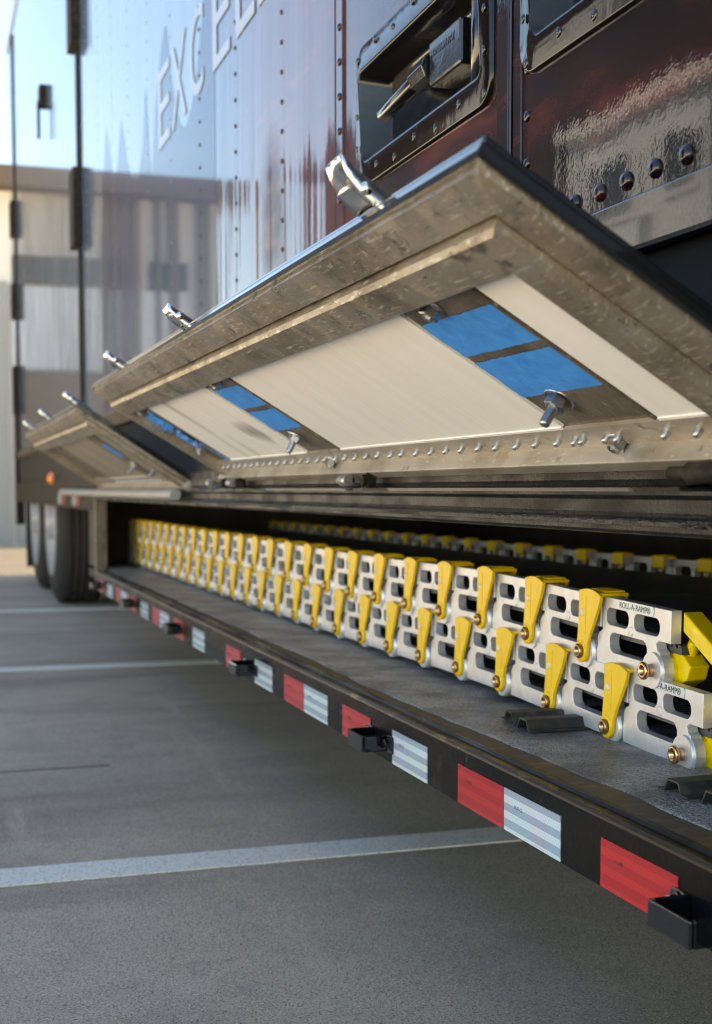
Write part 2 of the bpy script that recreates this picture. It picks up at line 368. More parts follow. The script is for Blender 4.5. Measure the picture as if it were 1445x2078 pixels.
rp = MB(); rp.box(XW - .012, 3.262, -6.01, 11.07, 4.05, 4.12); rp.build('roof_rail', M_letter, trailer, bevel=.01)
# header above the opening: ledge with a rounded nose, fascia and lower lip
hp = [(.70, .735), (.672, .735), (.672, .700), (.668, .6945), (.650, .6935), (.643, .6915), (.640, .688), (.640, .6845), (.646, .682), (.648, .680), (.648, .668), (.646, .664),
      (.641, .660), (.638, .655), (.638, .651), (.641, .648), (.650, .6465), (.72, .6465)]
h = MB(); h.extrude(hp, -2, 5.62, True, n=1); header = h.build('belly_header', M_peel, trailer)
h = MB(); h.extrude([(.6485, .6672), (.6462, .6640), (.6408, .6600), (.6375, .6555), (.6385, .6550), (.6418, .6595), (.6470, .6632)], -2, 5.62); h.build('sprayed_lip', M_glit, header)
h = MB(); h.extrude([(.6680, .6948), (.6500, .6939), (.6425, .6918), (.6394, .6880), (.6405, .6880), (.6435, .6912), (.6500, .6932), (.6680, .6940)], -2, 5.62); h.build('rain_bead', M_black, header)
# belly tub: floor, back, ends, ceiling
k = MB(); k.box(.70, 2.6, -2, 6.24, .335, .349); k.build('belly_floor', M_ledge, trailer)
k = MB(); k.box(2.6, 2.65, -2, 6.24, .30, .66); k.box(.715, 2.6, 6.20, 6.24, .349, .66); k.box(.70, .712, 5.70, 6.24, .30, .66); k.box(.70, 2.6, -2.0, -1.96, .349, .66); k.build('belly_lining', M_dark, trailer)
k = MB(); k.box(.655, .70, 5.60, 5.64, .30, .646); k.build('belly_end_post', M_alu2, trailer)
k = MB(); k.box(.72, 2.6, -2, 6.24, .30, .334); k.build('belly_underside', M_dark, trailer)
# lower rail with worn edge and ledge
rprof = [(XR, .282), (XR, .353), (XR + .003, .3575), (.668, .3575), (.671, .361), (.676, .361), (.679, .3575), (.700, .3565), (.700, .282)]
r_ = MB(); r_.extrude(rprof, -2, 5.62); rail = r_.build('belly_rail', M_rail, trailer)
e_ = MB(); e_.extrude([(XR - .0008, .3525), (XR - .0004, .3555), (XR + .0028, .3582), (XR + .0048, .3580), (XR + .0015, .354)], -2, 5.62); e_.build('worn_edge', M_edge, rail)
e_ = MB(); e_.box(.681, .7395, -2, 5.6, .3578, .3590); e_.build('ledge_plate', M_ledge, rail)
# prismatic tape
def tape_mesh(L, txt):
    m = MB(); m.box(-.0012, 0, -L / 2, L / 2, -.0254, .0254)
    t = text_mesh(txt, .0042, None, .0002); add_mesh(m, t, (-.0012, L * .30, .006), 1)
    bpy.data.meshes.remove(t)
    bmesh.ops.recalc_face_normals(m.b, faces=m.b.faces)
    me = bpy.data.meshes.new('reflective_tape'); m.b.to_mesh(me); m.b.free(); return me
tapes = [('r', 1.0715, 1.221), ('w', 1.3145, 1.4655), ('r', 1.4665, 1.614), ('w', 1.729, 1.8755), ('r', 1.98, 2.13), ('w', 2.22, 2.370), ('r', 2.371, 2.515),
         ('w', 2.613, 2.763), ('r', 2.90, 3.05), ('w', 3.31, 3.46), ('r', 3.59, 3.74), ('w', 3.83, 3.98), ('r', 3.981, 4.12), ('w', 4.21, 4.36), ('r', 4.46, 4.61), ('w', 4.67, 4.82), ('r', 4.821, 4.96), ('w', 5.06, 5.21), ('r', 5.33, 5.48)]
tm = {}
for kind, a, b in tapes:
    if kind not in tm:
        tm[kind] = tape_mesh(.149, '11-APR' if kind == 'r' else 'DOT-C2')
        for m_ in ((M_red if kind == 'r' else M_wht), M_ink): tm[kind].materials.append(m_)
    o = link('reflective_tape', tm[kind], rail); o.location = Vector((XR - .0002, (a + b) / 2, .3085)) - org(rail); o.scale.y = (b - a) / .149
# strap hooks bolted to the rail
hk = MB(); A, B, D, th = -.036, .036, .043, .004
hk.box(-D, -D + th, A, B, -.0128, .0128); hk.box(-D + th, 0, A, A + th, -.0128, .0128); hk.box(-D + th, 0, B - th, B, -.0128, .0128)
hk.box(-.0045, 0, B, B + .026, -.0128, .0128); hk.box(-.0045, 0, A - .026, A, -.0128, .0128)
hook_me = hk.build('hook_temp', M_black, None, (0, 0, 0), bevel=.0022); hme = hook_me.data; bpy.data.objects.remove(hook_me)
hb = MB(); hb.lathe((0, 0, 0), (-1, 0, 0), [(0, .0115), (.002, .0115), (.0025, .0085), (.008, .008), (.009, .0065), (.009, 0)], 6, False)
hb_o = hb.build('bolt_temp', M_black, None, (0, 0, 0)); hbm = hb_o.data; bpy.data.objects.remove(hb_o)
for y in (1.018, 1.930, 2.795, 3.655, 4.52, 5.40):
    o = link('strap_hook', hme, trailer, Vector((XR, y, .3105)) - org(trailer)); bv = o.modifiers.new('bevel', 'BEVEL'); bv.width = .0022; bv.segments = 2
    for sgn in (1, -1): link('bolt', hbm, o, (-.0045, sgn * .050, .001))
# axle group at the back: wheels with white discs
def wheel(y, x0):
    root_m = MB(); Rr = .50
    prof = [(0, .34), (0, .41), (.012, .455), (.03, .485), (.05, .496)]
    for i in range(5):
        a = .055 + i * .040
        prof += [(a, .50), (a + .030, .50), (a + .031, .486), (a + .039, .486)]
    prof += [(.26, .496), (.28, .47), (.29, .40), (.29, .34)]
    root_m.lathe((x0, y, .50), (1, 0, 0), prof, 48)
    t = root_m.build('tyre', M_tyre, trailer); t.name = 'wheel'
    r = MB(); r.lathe((x0 + .012, y, .50), (1, 0, 0), [(.0, .345), (-.018, .33), (.01, .30), (.05, .20), (.02, .12), (-.03, .11), (-.04, 0)], 40); r.build('rim', M_rim, t)
    return t
for y in (8.42, 9.66): wheel(y, .715)
for y in (8.42, 9.66): wheel(y, 1.06)
k = MB(); k.box(.72, 1.38, 10.62, 10.64, .10, .70); k.build('mud_flap', M_tyre, trailer)
k = MB(); k.box(.66, .73, 5.64, 10.9, .60, .735); k.build('rear_frame_rail', M_steel, trailer)
k = MB(); k.box(.664, .72, 10.75, 10.95, .42, 1.6); k.box(.664, .72, 10.25, 10.75, .62, .66); k.build('rear_bumper_frame', M_steel, trailer)
for y, L, c in ((7.0, .15, M_red), (7.20, .15, M_wht), (6.3, .15, M_red), (6.47, .15, M_wht)):
    me = tm['r' if c is M_red else 'w']; o = link('reflective_tape', me, trailer); o.location = Vector((.6585, y, .64)) - org(trailer)
k = MB(); k.dome((.66, 7.6, .75), (-1, 0, 0), .035, .03); k.build('marker_lamp', M_amber, trailer)
k = MB(); k.cyl((.615, 3.50, .676), (.615, 6.6, .676), .0145, n=16); k.build('awning_tube', M_silver, trailer)

# wall details: seams, rivets, side door gear
def vstrip(y0, y1, z0, z1, d, m, name, bev=.0015):
    b = MB(); b.box(XW - d, XW + .004, y0, y1, z0, z1); return b.build(name, m, side_wall, bevel=bev)
vstrip(2.178, 2.214, .98, 4.0, .004, M_wall, 'seam_strip')
vstrip(2.224, 2.232, .98, 4.0, .003, M_wall, 'seam_strip')
vstrip(1.506, 1.540, .98, 4.0, .004, M_wall, 'door_jamb'); vstrip(1.497, 1.502, .98, 4.0, .005, M_black, 'door_seal'); vstrip(1.470, 1.494, .98, 4.0, .003, M_wall, 'door_jamb')
for y, segs in ((6.12, ((2.60, 4.0), (1.75, 2.08))), (10.45, ((2.55, 2.80), (1.95, 2.20), (1.25, 1.6)))):
    vstrip(y - .03, y + .03, .98, 4.0, .012, M_steel, 'rear_door_post')
    for a, b in segs: vstrip(y - .085, y + .085, a, b, .04, M_steel, 'hinge_leaf')
b = MB(); b.box(XW - .035, XW, 7.73, 7.84, 2.79, 2.90); b.box(XW - .045, XW - .03, 7.76, 7.81, 2.62, 2.82); b.build('door_handle', M_steel, side_wall, bevel=.004)
rv = MB(); rv.lathe((0, 0, 0), (-1, 0, 0), [(0, .0085), (.0022, .0083), (.0042, .0062), (.0052, .003), (.0055, 0)], 14); o = rv.build('t', M_wall, None, (0, 0, 0)); rvm = o.data; bpy.data.objects.remove(o)
nr = 0
def wall_rivet(y, z, s=1.0, par=None, x=XW, me=None):
    o = link('rivet', me or rvm, par or side_wall); o.location = Vector((x, y, z)) - org(par or side_wall); o.scale = (s,) * 3
for i in range(12): wall_rivet(1.109 - .056 * 3 + .056 * i, .9965, 1.15)
for j in range(8): wall_rivet(2.193, 1.115 + .0563 * j, .75, x=XW - .004)
for j in range(4): wall_rivet(1.457, 1.013 + .0535 * j, .8)
for y in (2.59, 3.0, 3.41):
    for j in range(20 if y < 3.2 else 16): wall_rivet(y, 1.10 + .0563 * j, .6)
fr = MB()
for y in (3.83, 4.24, 4.65, 5.06, 5.47, 5.88):
    for j in range(30): fr.dome((XW, y, 1.1 + .0563 * j), (-1, 0, 0), .0045, .002, 8)
tag(fr.build('rivets', M_wall, side_wall), kind='stuff')
# dark flame shapes of the wrap graphic (vinyl on the wall)
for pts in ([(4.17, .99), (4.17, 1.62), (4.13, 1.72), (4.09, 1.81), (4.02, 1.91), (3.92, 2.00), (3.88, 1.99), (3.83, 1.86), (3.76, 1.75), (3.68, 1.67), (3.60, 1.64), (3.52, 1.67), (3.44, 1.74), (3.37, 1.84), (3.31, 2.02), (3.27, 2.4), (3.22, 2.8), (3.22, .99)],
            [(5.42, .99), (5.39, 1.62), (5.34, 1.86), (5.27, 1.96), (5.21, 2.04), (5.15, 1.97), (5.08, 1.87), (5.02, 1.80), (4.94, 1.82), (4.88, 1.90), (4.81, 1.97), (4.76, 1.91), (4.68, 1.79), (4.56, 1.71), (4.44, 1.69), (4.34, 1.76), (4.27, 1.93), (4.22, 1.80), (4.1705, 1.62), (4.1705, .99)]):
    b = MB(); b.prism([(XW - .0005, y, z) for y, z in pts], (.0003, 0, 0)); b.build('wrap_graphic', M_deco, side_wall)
for ch, y, wd in (('E', 4.02, .19), ('X', 3.80, .22), ('C', 3.52, .17), ('E', 3.235, .19), ('L', 2.985, .18), ('L', 2.775, .18)):
    me = text_mesh(ch, .217, wd, .0005); me.materials.append(M_letter); o = link('letter', me, side_wall); o.location = Vector((XW - .0018, y, 1.676)) - org(side_wall)

# recessed lever latch boxes in the wall
def rrect(y0, y1, z0, z1, r, n=6): return arc(y1 - r, z1 - r, r, 0, 90, n) + arc(y0 + r, z1 - r, r, 90, 180, n) + arc(y0 + r, z0 + r, r, 180, 270, n) + arc(y1 - r, z0 + r, r, 270, 360, n)
def latch_box(y0, y1, z0, z1):
    iy0, iy1, iz0, iz1 = y0 + .035, y1 - .034, z0 + .040, z1 - .046
    m = MB(); m.smooth = True; rings = []
    for dx, (a, b, c, d, r) in ((.0005, (y0, y1, z0, z1, .036)), (-.0045, (y0 + .0005, y1 - .0005, z0 + .0005, z1 - .0005, .0355)), (-.0065, (y0 + .003, y1 - .003, z0 + .003, z1 - .003, .034)),
                                (-.0125, (iy0 - .006, iy1 + .006, iz0 - .006, iz1 + .006, .019)), (-.0130, (iy0 - .003, iy1 + .003, iz0 - .003, iz1 + .003, .016)), (-.0105, (iy0, iy1, iz0, iz1, .013)),
                                (.036, (iy0 + .004, iy1 - .004, iz0 + .004, iz1 - .004, .012)), (.042, (iy0 + .010, iy1 - .010, iz0 + .010, iz1 - .010, .008))):
        rings.append([m.v((XW + (dx if dx > -.007 else -.0055 + (dx + .0055) * max(0, min(1, (z - iz0 + .004) / (iz1 - iz0)))), y, z)) for y, z in rrect(a, b, c, d, r)])
    for Ra, Rb in zip(rings, rings[1:]):
        for q in range(len(Ra)): m.face((Ra[q], Ra[(q + 1) % len(Ra)], Rb[(q + 1) % len(Ra)], Rb[q]))
    m.face(rings[-1])
    f = m.build('latch_box', M_frame, trailer)
    zc = (iz0 + iz1) / 2
    L = MB()                                         # lever, hub and lettered plate
    L.cyl((XW + .004, iy1 - .075, zc - .012), (XW + .012, iy1 - .215, zc + .004), .0115, .0125, 18); L.cyl((XW + .012, iy1 - .212, zc + .003), (XW + .012, iy1 - .272, zc + .004), .0195, .0205, 8, smooth=False)
    hd = L.build('lever', M_black, f, bevel=.0015)
    L = MB(); L.box(XW + .002, XW + .040, iy0 + .085, iy1 - .275, zc - .026, zc + .034)
    L.build('cover_plate', M_black, f, bevel=.004)
    t1 = text_mesh('HANSON PAT', .0105, .088, .0006); t1.materials.append(M_black); o = link('embossed_text', t1, f); o.location = Vector((XW + .0018, iy1 - .284, zc + .010)) - org(f)
    L = MB(); L.cyl((XW + .016, iy0 + .040, iz0), (XW + .016, iy0 + .040, iz1), .016, n=22); L.build('latch_rod', M_black, f)
    n = int((y1 - y0) / .083)
    for i in range(n + 1):
        y = y0 + .02 + (y1 - y0 - .04) * i / n
        for z, x_ in ((z0 + .017, XW - .0058), (z1 - .018, XW - .0088)): wall_rivet(y, z + (.006 if i % 2 else -.003), .8, f, x_, brv)
    for yy in (y0 + .016, y1 - .016):
        for i in range(2): wall_rivet(yy, z0 + .065 + i * .05, .72, f, XW - .0085, brv)
    return f
rb = MB(); rb.lathe((0, 0, 0), (-1, 0, 0), [(0, .0075), (.0018, .0072), (.003, .0045), (.0024, .003), (.0024, .0016), (.004, .001), (.004, 0)], 12); o = rb.build('t', M_black, None, (0, 0, 0)); brv = o.data; bpy.data.objects.remove(o)
latch_box(1.553, 2.098, 1.163, 1.384)
latch_box(.93, 1.470, 1.163, 1.384)

# hinge hardware under the doors
def hinge(y, big=False):
    m = MB(); L = .055 if big else .03
    m.cyl((.6405, y - L, .7045), (.6405, y + L * .2, .7045), .0095, n=18); m.cyl((.6405, y + L * .2, .7045), (.6405, y + L * .8, .7045), .0062, n=14)
    m.box(.646, .675, y - L, y + L, .7005, .7085)
    return m.build('hinge_barrel', M_zinc if not big else M_steel, trailer)
hinge(1.035, True); hinge(2.09); hinge(2.95); hinge(3.18)
for y in (2.0, 2.9, 3.05):
    m = MB(); m.lathe((.652, y, .704), (-1, 0, 0), [(-.01, .013), (.002, .013), (.002, .0095), (.010, .0095), (.0105, .007), (.0105, .004), (.006, .004), (.006, 0)], 6, False); m.build('hinge_bolt', M_steel, trailer)

# ------------------------------------------------------------------ the swung-up storage doors (parts of the trailer)
def door(ax, az, s0, s1, deg, T1, panels, members, kinds, rivets, latches, near=True):
    a = R(deg); tv = Vector((math.cos(a), 0, -math.sin(a))); nv = Vector((-math.sin(a), 0, -math.cos(a))); A0 = Vector((ax, 0, az))
    P = lambda t, s, n: A0 + tv * t + Vector((0, s, 0)) + nv * n
    def rotm():  # local frame: x = t, y = s, z = n
        m = Matrix((tv, Vector((0, 1, 0)), nv)).transposed(); return m
    RM = rotm()
    def sweep(mb, prof, T_):
        rows = []
        for d, n in prof:
            rows.append([mb.v(P(T_, s0 + d, n)), mb.v(P(d, s0 + d, n)), mb.v(P(d, s1 - d, n)), mb.v(P(T_, s1 - d, n))])
        for Ra, Rb in zip(rows, rows[1:]):
            for i in range(3): mb.face((Ra[i], Ra[i + 1], Rb[i + 1], Rb[i]))
    m = MB(); m.box(0, T1 + .02, s0, s1, -.007, -.001, P); skin = m.build('storage_door', M_black, trailer, bevel=.0018)
    m = MB(); sweep(m, [(.0005, -.001), (.0005, .0055), (.0045, .0075), (.0085, .0055), (.0085, .003)], T1 + .01); m.build('rubber_edge', M_black, skin)
    m = MB(); sweep(m, [(.0085, .003), (.010, .0125), (.022, .0145), (.034, .0155), (.046, .0165), (.0480, .0105), (.0500, .0105), (.0512, .0225), (.0555, .0275), (.0925, .0275), (.0945, .0255), (.0945, .002)], T1 + .002)
    fr = m.build('perimeter_frame', M_alu, skin)
    m = MB(); sweep(m, [(.0470, .0118), (.0478, .0095), (.0508, .0095), (.0516, .0160)], T1); m.build('seal_groove', M_black, skin)
    m = MB(); m.box(.094, T1 + .012, s0 + .09, s1 - .09, .0005, .0025, P); m.build('back_sheet', M_alu2, skin)
    for (p0, p1), km in zip(panels, kinds):
        m = MB(); m.box(.092, .318, p0, p1, .003, .0095, P); m.build('white_panel', km, skin)
        m = MB(); m.box(.3165, .3195, p0, p1, .0095, .0112, P); m.build('panel_trim', M_panel, skin)
    for q0, q1 in members:
        m = MB(); m.box(.093, .344, q0, q1, .003, .0070, P); m.box(.093, .344, q0, q0 + .004, .0070, .0105, P); m.build('cross_member', M_alu2, skin)
    m = MB(); m.box(.3195, .353, s0 + .094, s1 - .094, .0025, .0115, P); m.build('rivet_flange', M_alus, skin)
    m = MB(); m.box(.353, .370, s0 + .004, s1 - .004, .0, .0330, P); m.box(.370, T1, s0 + .004, s1 - .004, .0, .021, P); m.build('hinge_rail', M_alus, skin, bevel=.0015)
    if rivets:
        rm_ = MB(); rm_.lathe((0, 0, 0), (0, 0, 1), [(0, .0043), (.0058, .0041), (.0080, .0033), (.0092, .0018), (.0094, 0)], 10); o = rm_.build('t', M_zinc, None, (0, 0, 0)); me = o.data; bpy.data.objects.remove(o)
        for s in rivets:
            o = link('rivet', me, skin); o.matrix_local = Matrix.Translation(P(.3365 + random.uniform(-.001, .001), s, .0112) - org(skin)) @ RM.to_4x4()
    # stainless paddle latches on the outer face, reaching past the edge
    for li, s in enumerate(latches):
        ks = 1. if near and li == 0 else .78
        m = MB(); hw = .023 * ks; m.smooth = True
        n_ = 10
        def section(t, top, bot):
            # half-tube channel open towards +n
            return [(t, s + hw * math.cos(R(x)) * 1.0, bot + (top - bot) * math.sin(R(x)) ** .6 if 0 < x < 180 else bot) for x in [180 * i / 12 for i in range(13)]]
        secs = []
        for i in range(n_ + 1):
            f = i / n_; t = .05 - (.05 + .045 * ks) * f
            bot = -.0085 if t > -.004 else -.0085 - .0185 * ((-.004 - t) / .041) ** 1.8
            secs.append(section(t, -.0085 - .0225 * ks, bot * ks - .0085 * (1 - ks)))
        for off in (0, .0016):
            rows = [[m.v(P(t, s + (y - s) * (1 - off / hw), n + off)) for t, y, n in sec] for sec in secs]
            for Ra, Rb in zip(rows, rows[1:]):
                for i in range(12): m.face((Ra[i], Ra[i + 1], Rb[i + 1], Rb[i]))
            if off == 0: r0 = rows
            else:
                for i in range(12): m.face((r0[-1][i], r0[-1][i + 1], rows[-1][i + 1], rows[-1][i]))
                for Ra, Rb, Sa, Sb in zip(r0, r0[1:], rows, rows[1:]):
                    m.face((Ra[0], Rb[0], Sb[0], Sa[0])); m.face((Ra[-1], Rb[-1], Sb[-1], Sa[-1]))
        m.smooth = False
        m.box(-.024, .03, s - .016, s + .016, -.0115, -.0095, P)
        m.box(-.0245, -.022, s - .018, s + .018, -.016, -.0095, P)
        lt = m.build('paddle_latch', M_chrome, skin)
        m = MB(); m.dome(P(-.012, s - hw + .0008, -.0165), (0, -1, 0), .0062, .005, 14); m.build('rivet_head', M_chrome, skin)
    return skin, P, RM
def bolt(P, RM, skin, t, s, n, big=True, tilt=(0, 0)):
    m = MB()
    if big:
        m.lathe((0, 0, 0), (0, 0, 1), [(0, .0165), (.002, .0165), (.003, .0155)], 20); m.lathe((0, 0, 0), (0, 0, 1), [(.003, .0118), (.012, .0118), (.013, .0100), (.013, .006)], 6, False)
        pr_ = [(.012, .0058)]
        for i in range(9): pr_ += [(.0135 + i * .0022, .0058), (.0146 + i * .0022, .0050)]
        m.lathe((0, 0, 0), (0, 0, 1), pr_ + [(.0335, .0048), (.034, 0)], 16)
    else:
        m.lathe((0, 0, 0), (0, 0, 1), [(0, .013), (.002, .013), (.0025, .0098)], 20); m.lathe((0, 0, 0), (0, 0, 1), [(.0025, .0105), (.011, .0105), (.012, .009), (.0115, .005), (.014, .0045), (.014, 0)], 6, False)
    o = m.build('bolt', M_zinc, None, (0, 0, 0)); o.parent = skin
    o.matrix_local = Matrix.Translation(P(t, s, n) - org(skin)) @ RM.to_4x4() @ Matrix.Rotation(R(tilt[0]), 4, 'X') @ Matrix.Rotation(R(tilt[1]), 4, 'Y')
def tape(P, skin, pts, n0, torn=0, seed=1, name='masking_tape'):
    """quad of (t, s) corners, wrinkled sheet"""
    m = MB(); m.smooth = True; N = 22; g_ = []
    for i in range(N + 1):
        row = []
        for j in range(N + 1):
            u, v = i / N, j / N
            t = (pts[0][0] * (1 - u) + pts[1][0] * u) * (1 - v) + (pts[3][0] * (1 - u) + pts[2][0] * u) * v
            s = (pts[0][1] * (1 - u) + pts[1][1] * u) * (1 - v) + (pts[3][1] * (1 - u) + pts[2][1] * u) * v
            q = noise.noise(Vector((t * 55 + seed, s * 30, seed * 3.1))); q2 = noise.noise(Vector((t * 140, s * 90 + seed, 1.7)))
            edge = (u in (0, 1)) * .0016 + (v in (0, 1)) * .0018
            row.append(m.v(P(t + edge * noise.noise(Vector((s * 130, t * 130, seed))) * (1 + torn * 5), s + edge * noise.noise(Vector((t * 160, seed, s * 99))) * (1 + torn * 5), n0 + .0010 + .0007 * q + .0003 * q2 + torn * .010 * max(0, q + .2) * (u * (1 - u) * 4) ** .3)))
        g_.append(row)
    for i in range(N):
        for j in range(N):
            if torn and noise.noise(Vector((i * .55, j * .3, seed * 7.7))) > .28: continue
            m.face((g_[i][j], g_[i + 1][j], g_[i + 1][j + 1], g_[i][j + 1]))
    return m.build(name, M_btape, skin)
riv = []
s = 1.045
while s < 3.06:
    if not 1.145 < s < 1.165: riv.append(s + random.uniform(-.003, .003))
    s += .0555
riv += [1.19, 1.283]
d1, P1, RM1 = door(.365, .9265, .87, 3.14, 31, .408, [(.965, 1.088), (1.284, 2.078), (2.284, 2.90)], [(1.094, 1.280), (2.088, 2.278), (2.912, 3.05)],
                   [M_panel, M_panel, M_panel2], riv, (1.14, 2.03, 2.75))
N0 = .0072
tape(P1, d1, [(.131, 1.099), (.188, 1.098), (.187, 1.279), (.130, 1.278)], N0, 0, 1)
tape(P1, d1, [(.199, 1.097), (.262, 1.097), (.263, 1.279), (.198, 1.278)], N0, 0, 2)
tape(P1, d1, [(.128, 2.094), (.184, 2.093), (.182, 2.276), (.121, 2.275)], N0, 0, 3)
tape(P1, d1, [(.196, 2.093), (.250, 2.094), (.252, 2.276), (.192, 2.276)], N0, 0, 4)
tape(P1, d1, [(.112, 2.914), (.178, 2.92), (.205, 3.06), (.140, 3.13)], N0 + .004, .25, 5)
tape(P1, d1, [(.19, 2.915), (.26, 2.915), (.25, 3.00), (.20, 3.0)], N0 + .004, 1, 9)
tape(P1, d1, [(.27, 2.915), (.335, 2.915), (.33, 2.955), (.27, 2.955)], N0, .3, 12)
bolt(P1, RM1, d1, .114, 1.207, .0073, False); bolt(P1, RM1, d1, .272, 1.213, .0073, True, (6, -4)); bolt(P1, RM1, d1, .346, 1.203, .0112, False, (8, 0))
bolt(P1, RM1, d1, .271, 2.205, .0073, True, (-5, 4)); bolt(P1, RM1, d1, .108, 2.18, .0073, False); bolt(P1, RM1, d1, .345, 2.2, .0112, False)
bolt(P1, RM1, d1, .108, 2.985, .0073, False); bolt(P1, RM1, d1, .26, 2.99, .0073, False); bolt(P1, RM1, d1, .27, 3.03, .0073, False)
riv2 = [3.95 + .056 * i for i in range(18)]
d2, P2, RM2 = door(.375, .912, 3.58, 5.55, 33, .40, [(4.12, 5.0)], [(3.74, 3.76), (3.98, 4.10), (5.02, 5.2)], [M_panel3], riv2, (3.72, 4.55, 5.3), False)
m = MB(); m.box(.094, .318, 3.70, 3.96, .003, .008, P2); m.build('white_panel', M_panel3, d2)
tape(P2, d2, [(.15, 3.99), (.22, 3.99), (.22, 4.09), (.15, 4.09)], N0, 0, 6)
bolt(P2, RM2, d2, .26, 4.04, .0073); bolt(P2, RM2, d2, .28, 3.75, .0085)

# ------------------------------------------------------------------ liner on the belly floor
ln = MB(); ln.smooth = True
NY, NX = 220, 26; rows = []
for i in range(NY + 1):
    y = -1.5 + 7.6 * i / NY; row = []
    e = .716 + .010 * noise.noise(Vector((y * 2.1, 0, 3))) + .006 * noise.noise(Vector((y * 9, 1, 3))) + (.004 * noise.noise(Vector((y * 40, 2, 3))) if y > 1.3 else 0) - .014 * max(0, min(1, (y - 1.35) / .4))
    e = max(e, .688) if y < 5.6 else max(e, .72)
    for j in range(NX + 1):
        x = e + (2.3 - e) * (j / NX) ** 2.2
        z = .3608 + .0018 * noise.noise(Vector((x * 9, y * 4, 0))) + .0007 * noise.noise(Vector((x * 30, y * 18, 5)))
        if j == 0: z = .3594
        row.append(ln.v((x, y, z)))
    rows.append(row)
for A_, B_ in zip(rows, rows[1:]):
    for j in range(NX): ln.face((A_[j], A_[j + 1], B_[j + 1], B_[j]))
base = [r[0] for r in rows]
low = [ln.v((v.co.x, v.co.y, .3582)) for v in base]
for i in range(NY): ln.face((base[i], base[i + 1], low[i + 1], low[i]))
tag(ln.build('floor_liner', M_liner), 'grey embossed rubber liner with a ragged edge covering the compartment floor', 'floor liner')
# folded rubber channels lying on the liner
def channel(name, x0, x1, y, z, rot, label, L=.62):
    m = MB(); w_, h_, th = .017, .0125, .0022
    pr_ = [(-w_ - .012, 0), (-w_, 0), (-w_ * .55, h_), (w_ * .55, h_), (w_, 0), (w_ + .012, 0), (w_ + .012, th), (w_ + th * .3, th), (w_ * .55 + th * .9, h_ + th), (-w_ * .55 - th * .9, h_ + th), (-w_ - th * .3, th), (-w_ - .012, th)]
    m.prism([(0, a, b) for a, b in pr_], (L, 0, 0))
    o = m.build(name, M_strip, None, (x0, y, z)); o.rotation_euler.z = R(rot)
    tag(o, label, 'rubber channel', 'rubber channels under the ramps'); return o
channel('rubber_channel', .775, 1.4, 1.735, .3625, -3, 'black folded rubber channel under the lower ramp, the farther strip of the middle pair')
channel('rubber_channel', .768, 1.4, 1.672, .3625, 0, 'black folded rubber channel under the lower ramp, the nearer strip of the middle pair')
channel('rubber_channel', .757, 1.4, 1.262, .3625, 1, 'dusty rubber channel by the right picture edge, farther one of the near pair')
channel('rubber_channel', .765, 1.4, 1.198, .3625, 2, 'dusty rubber channel by the right picture edge, nearest one on the liner')

# ------------------------------------------------------------------ the two roll-up ramps
PITCH = .1775; XF, XB = .862, 1.50
TH = .0075
outer = [(-.036, .0785), (PITCH - .0395, .0785), (PITCH - .0395, .034), (PITCH - .031, .030), (PITCH - .026, .022), (PITCH - .027, .012), (PITCH - .024, .002), (PITCH - .026, -.0165), (.030, -.0165), (.0225, -.0130)] \
    + arc(0, 0, .0235, -35, -180, 9) + arc(0, 0, .0235, 180, 120, 4) + [(-.010, .024), (-.004, .027), (-.002, .033), (-.006, .0365), (-.012, .0375), (-.036, .0375)]
outer = outer[::-1]
holes = [slot(-.010, .055, .0425, .065), slot(.068, .129, .0425, .065), slot(.020, .118, .0065, .0330)]
link_me = flat_curve([outer] + [h[::-1] for h in holes], TH, .0008)
lb = MB(); add_mesh(lb, link_me)
lb.lathe((-TH + .0004, .0615, .0405), (-1, 0, 0), [(0, .0062), (.0009, .0062), (.0011, .005), (.0011, 0)], 14)          # press-fit pin between the slots
lb.cyl((-TH - .0045, 0, 0), (TH, 0, 0), .0228, n=28)                                                                    # boss round the pivot
lo_ = lb.build('t', M_link, None, (0, 0, 0)); link_me = lo_.data; bpy.data.objects.remove(lo_)
cl_out = [(.0105, .0825), (.0095, .066), (.0095, .040), (.0125, .010)] + arc(0, 0, .0158, 30, -190, 14) + [(-.0175, .012), (-.024, .026), (-.036, .046), (-.045, .062), (-.0525, .080)] + [(-.050, .0815), (-.042, .0842), (-.030, .0868), (-.018, .0872), (-.006, .0862), (.004, .0842)]
cl_me = flat_curve([cl_out], .0026, .0010)
cb = MB(); add_mesh(cb, cl_me, (-TH - .0078, 0, 0))
cb.box(-TH - .0066, .026, -.049, .006, .0795, .0835)
for i in range(7): cb.box(-.004, .024, -.0420 + i * .0062, -.0390 + i * .0062, .0835, .0862)
cb.box(.0225, .0260, -.046, .002, .064, .0795)
cb.mi = 1
cb.lathe((-TH - .0100, -.0015, .0530), (-1, 0, 0), [(0, .0055), (.0016, .0052), (.0022, .003), (.0022, 0)], 12)
cb.mi = 0
cb.lathe((-TH - .0095, 0, 0), (-1, 0, 0), [(0, .0158), (.002, .0150), (.002, .011)], 22)
cb.box(-TH - .0110, -TH - .0095, -.0125, -.0110, .024, .076)
co_ = cb.build('t', (M_yel, M_pin), None, (0, 0, 0)); cl_me = co_.data; bpy.data.objects.remove(co_)
def bolt_mesh(long):
    b = MB(); rr = .0112 if long else .0098; L0 = .009 if long else .0025
    b.lathe((0, 0, 0), (-1, 0, 0), [(0, .0082 if long else .0088), (L0, .0082 if long else .0088), (L0 + .0004, rr), (L0 + .0036, rr), (L0 + .0048, rr * .88), (L0 + .0048, .0052), (L0 + .0012, .0046), (L0 + .0012, 0)], 22)
    o = b.build('t', M_brass if long else M_brass2, None, (0, 0, 0)); me = o.data; bpy.data.objects.remove(o); return me
bm_s, bm_l = bolt_mesh(False), bolt_mesh(True)
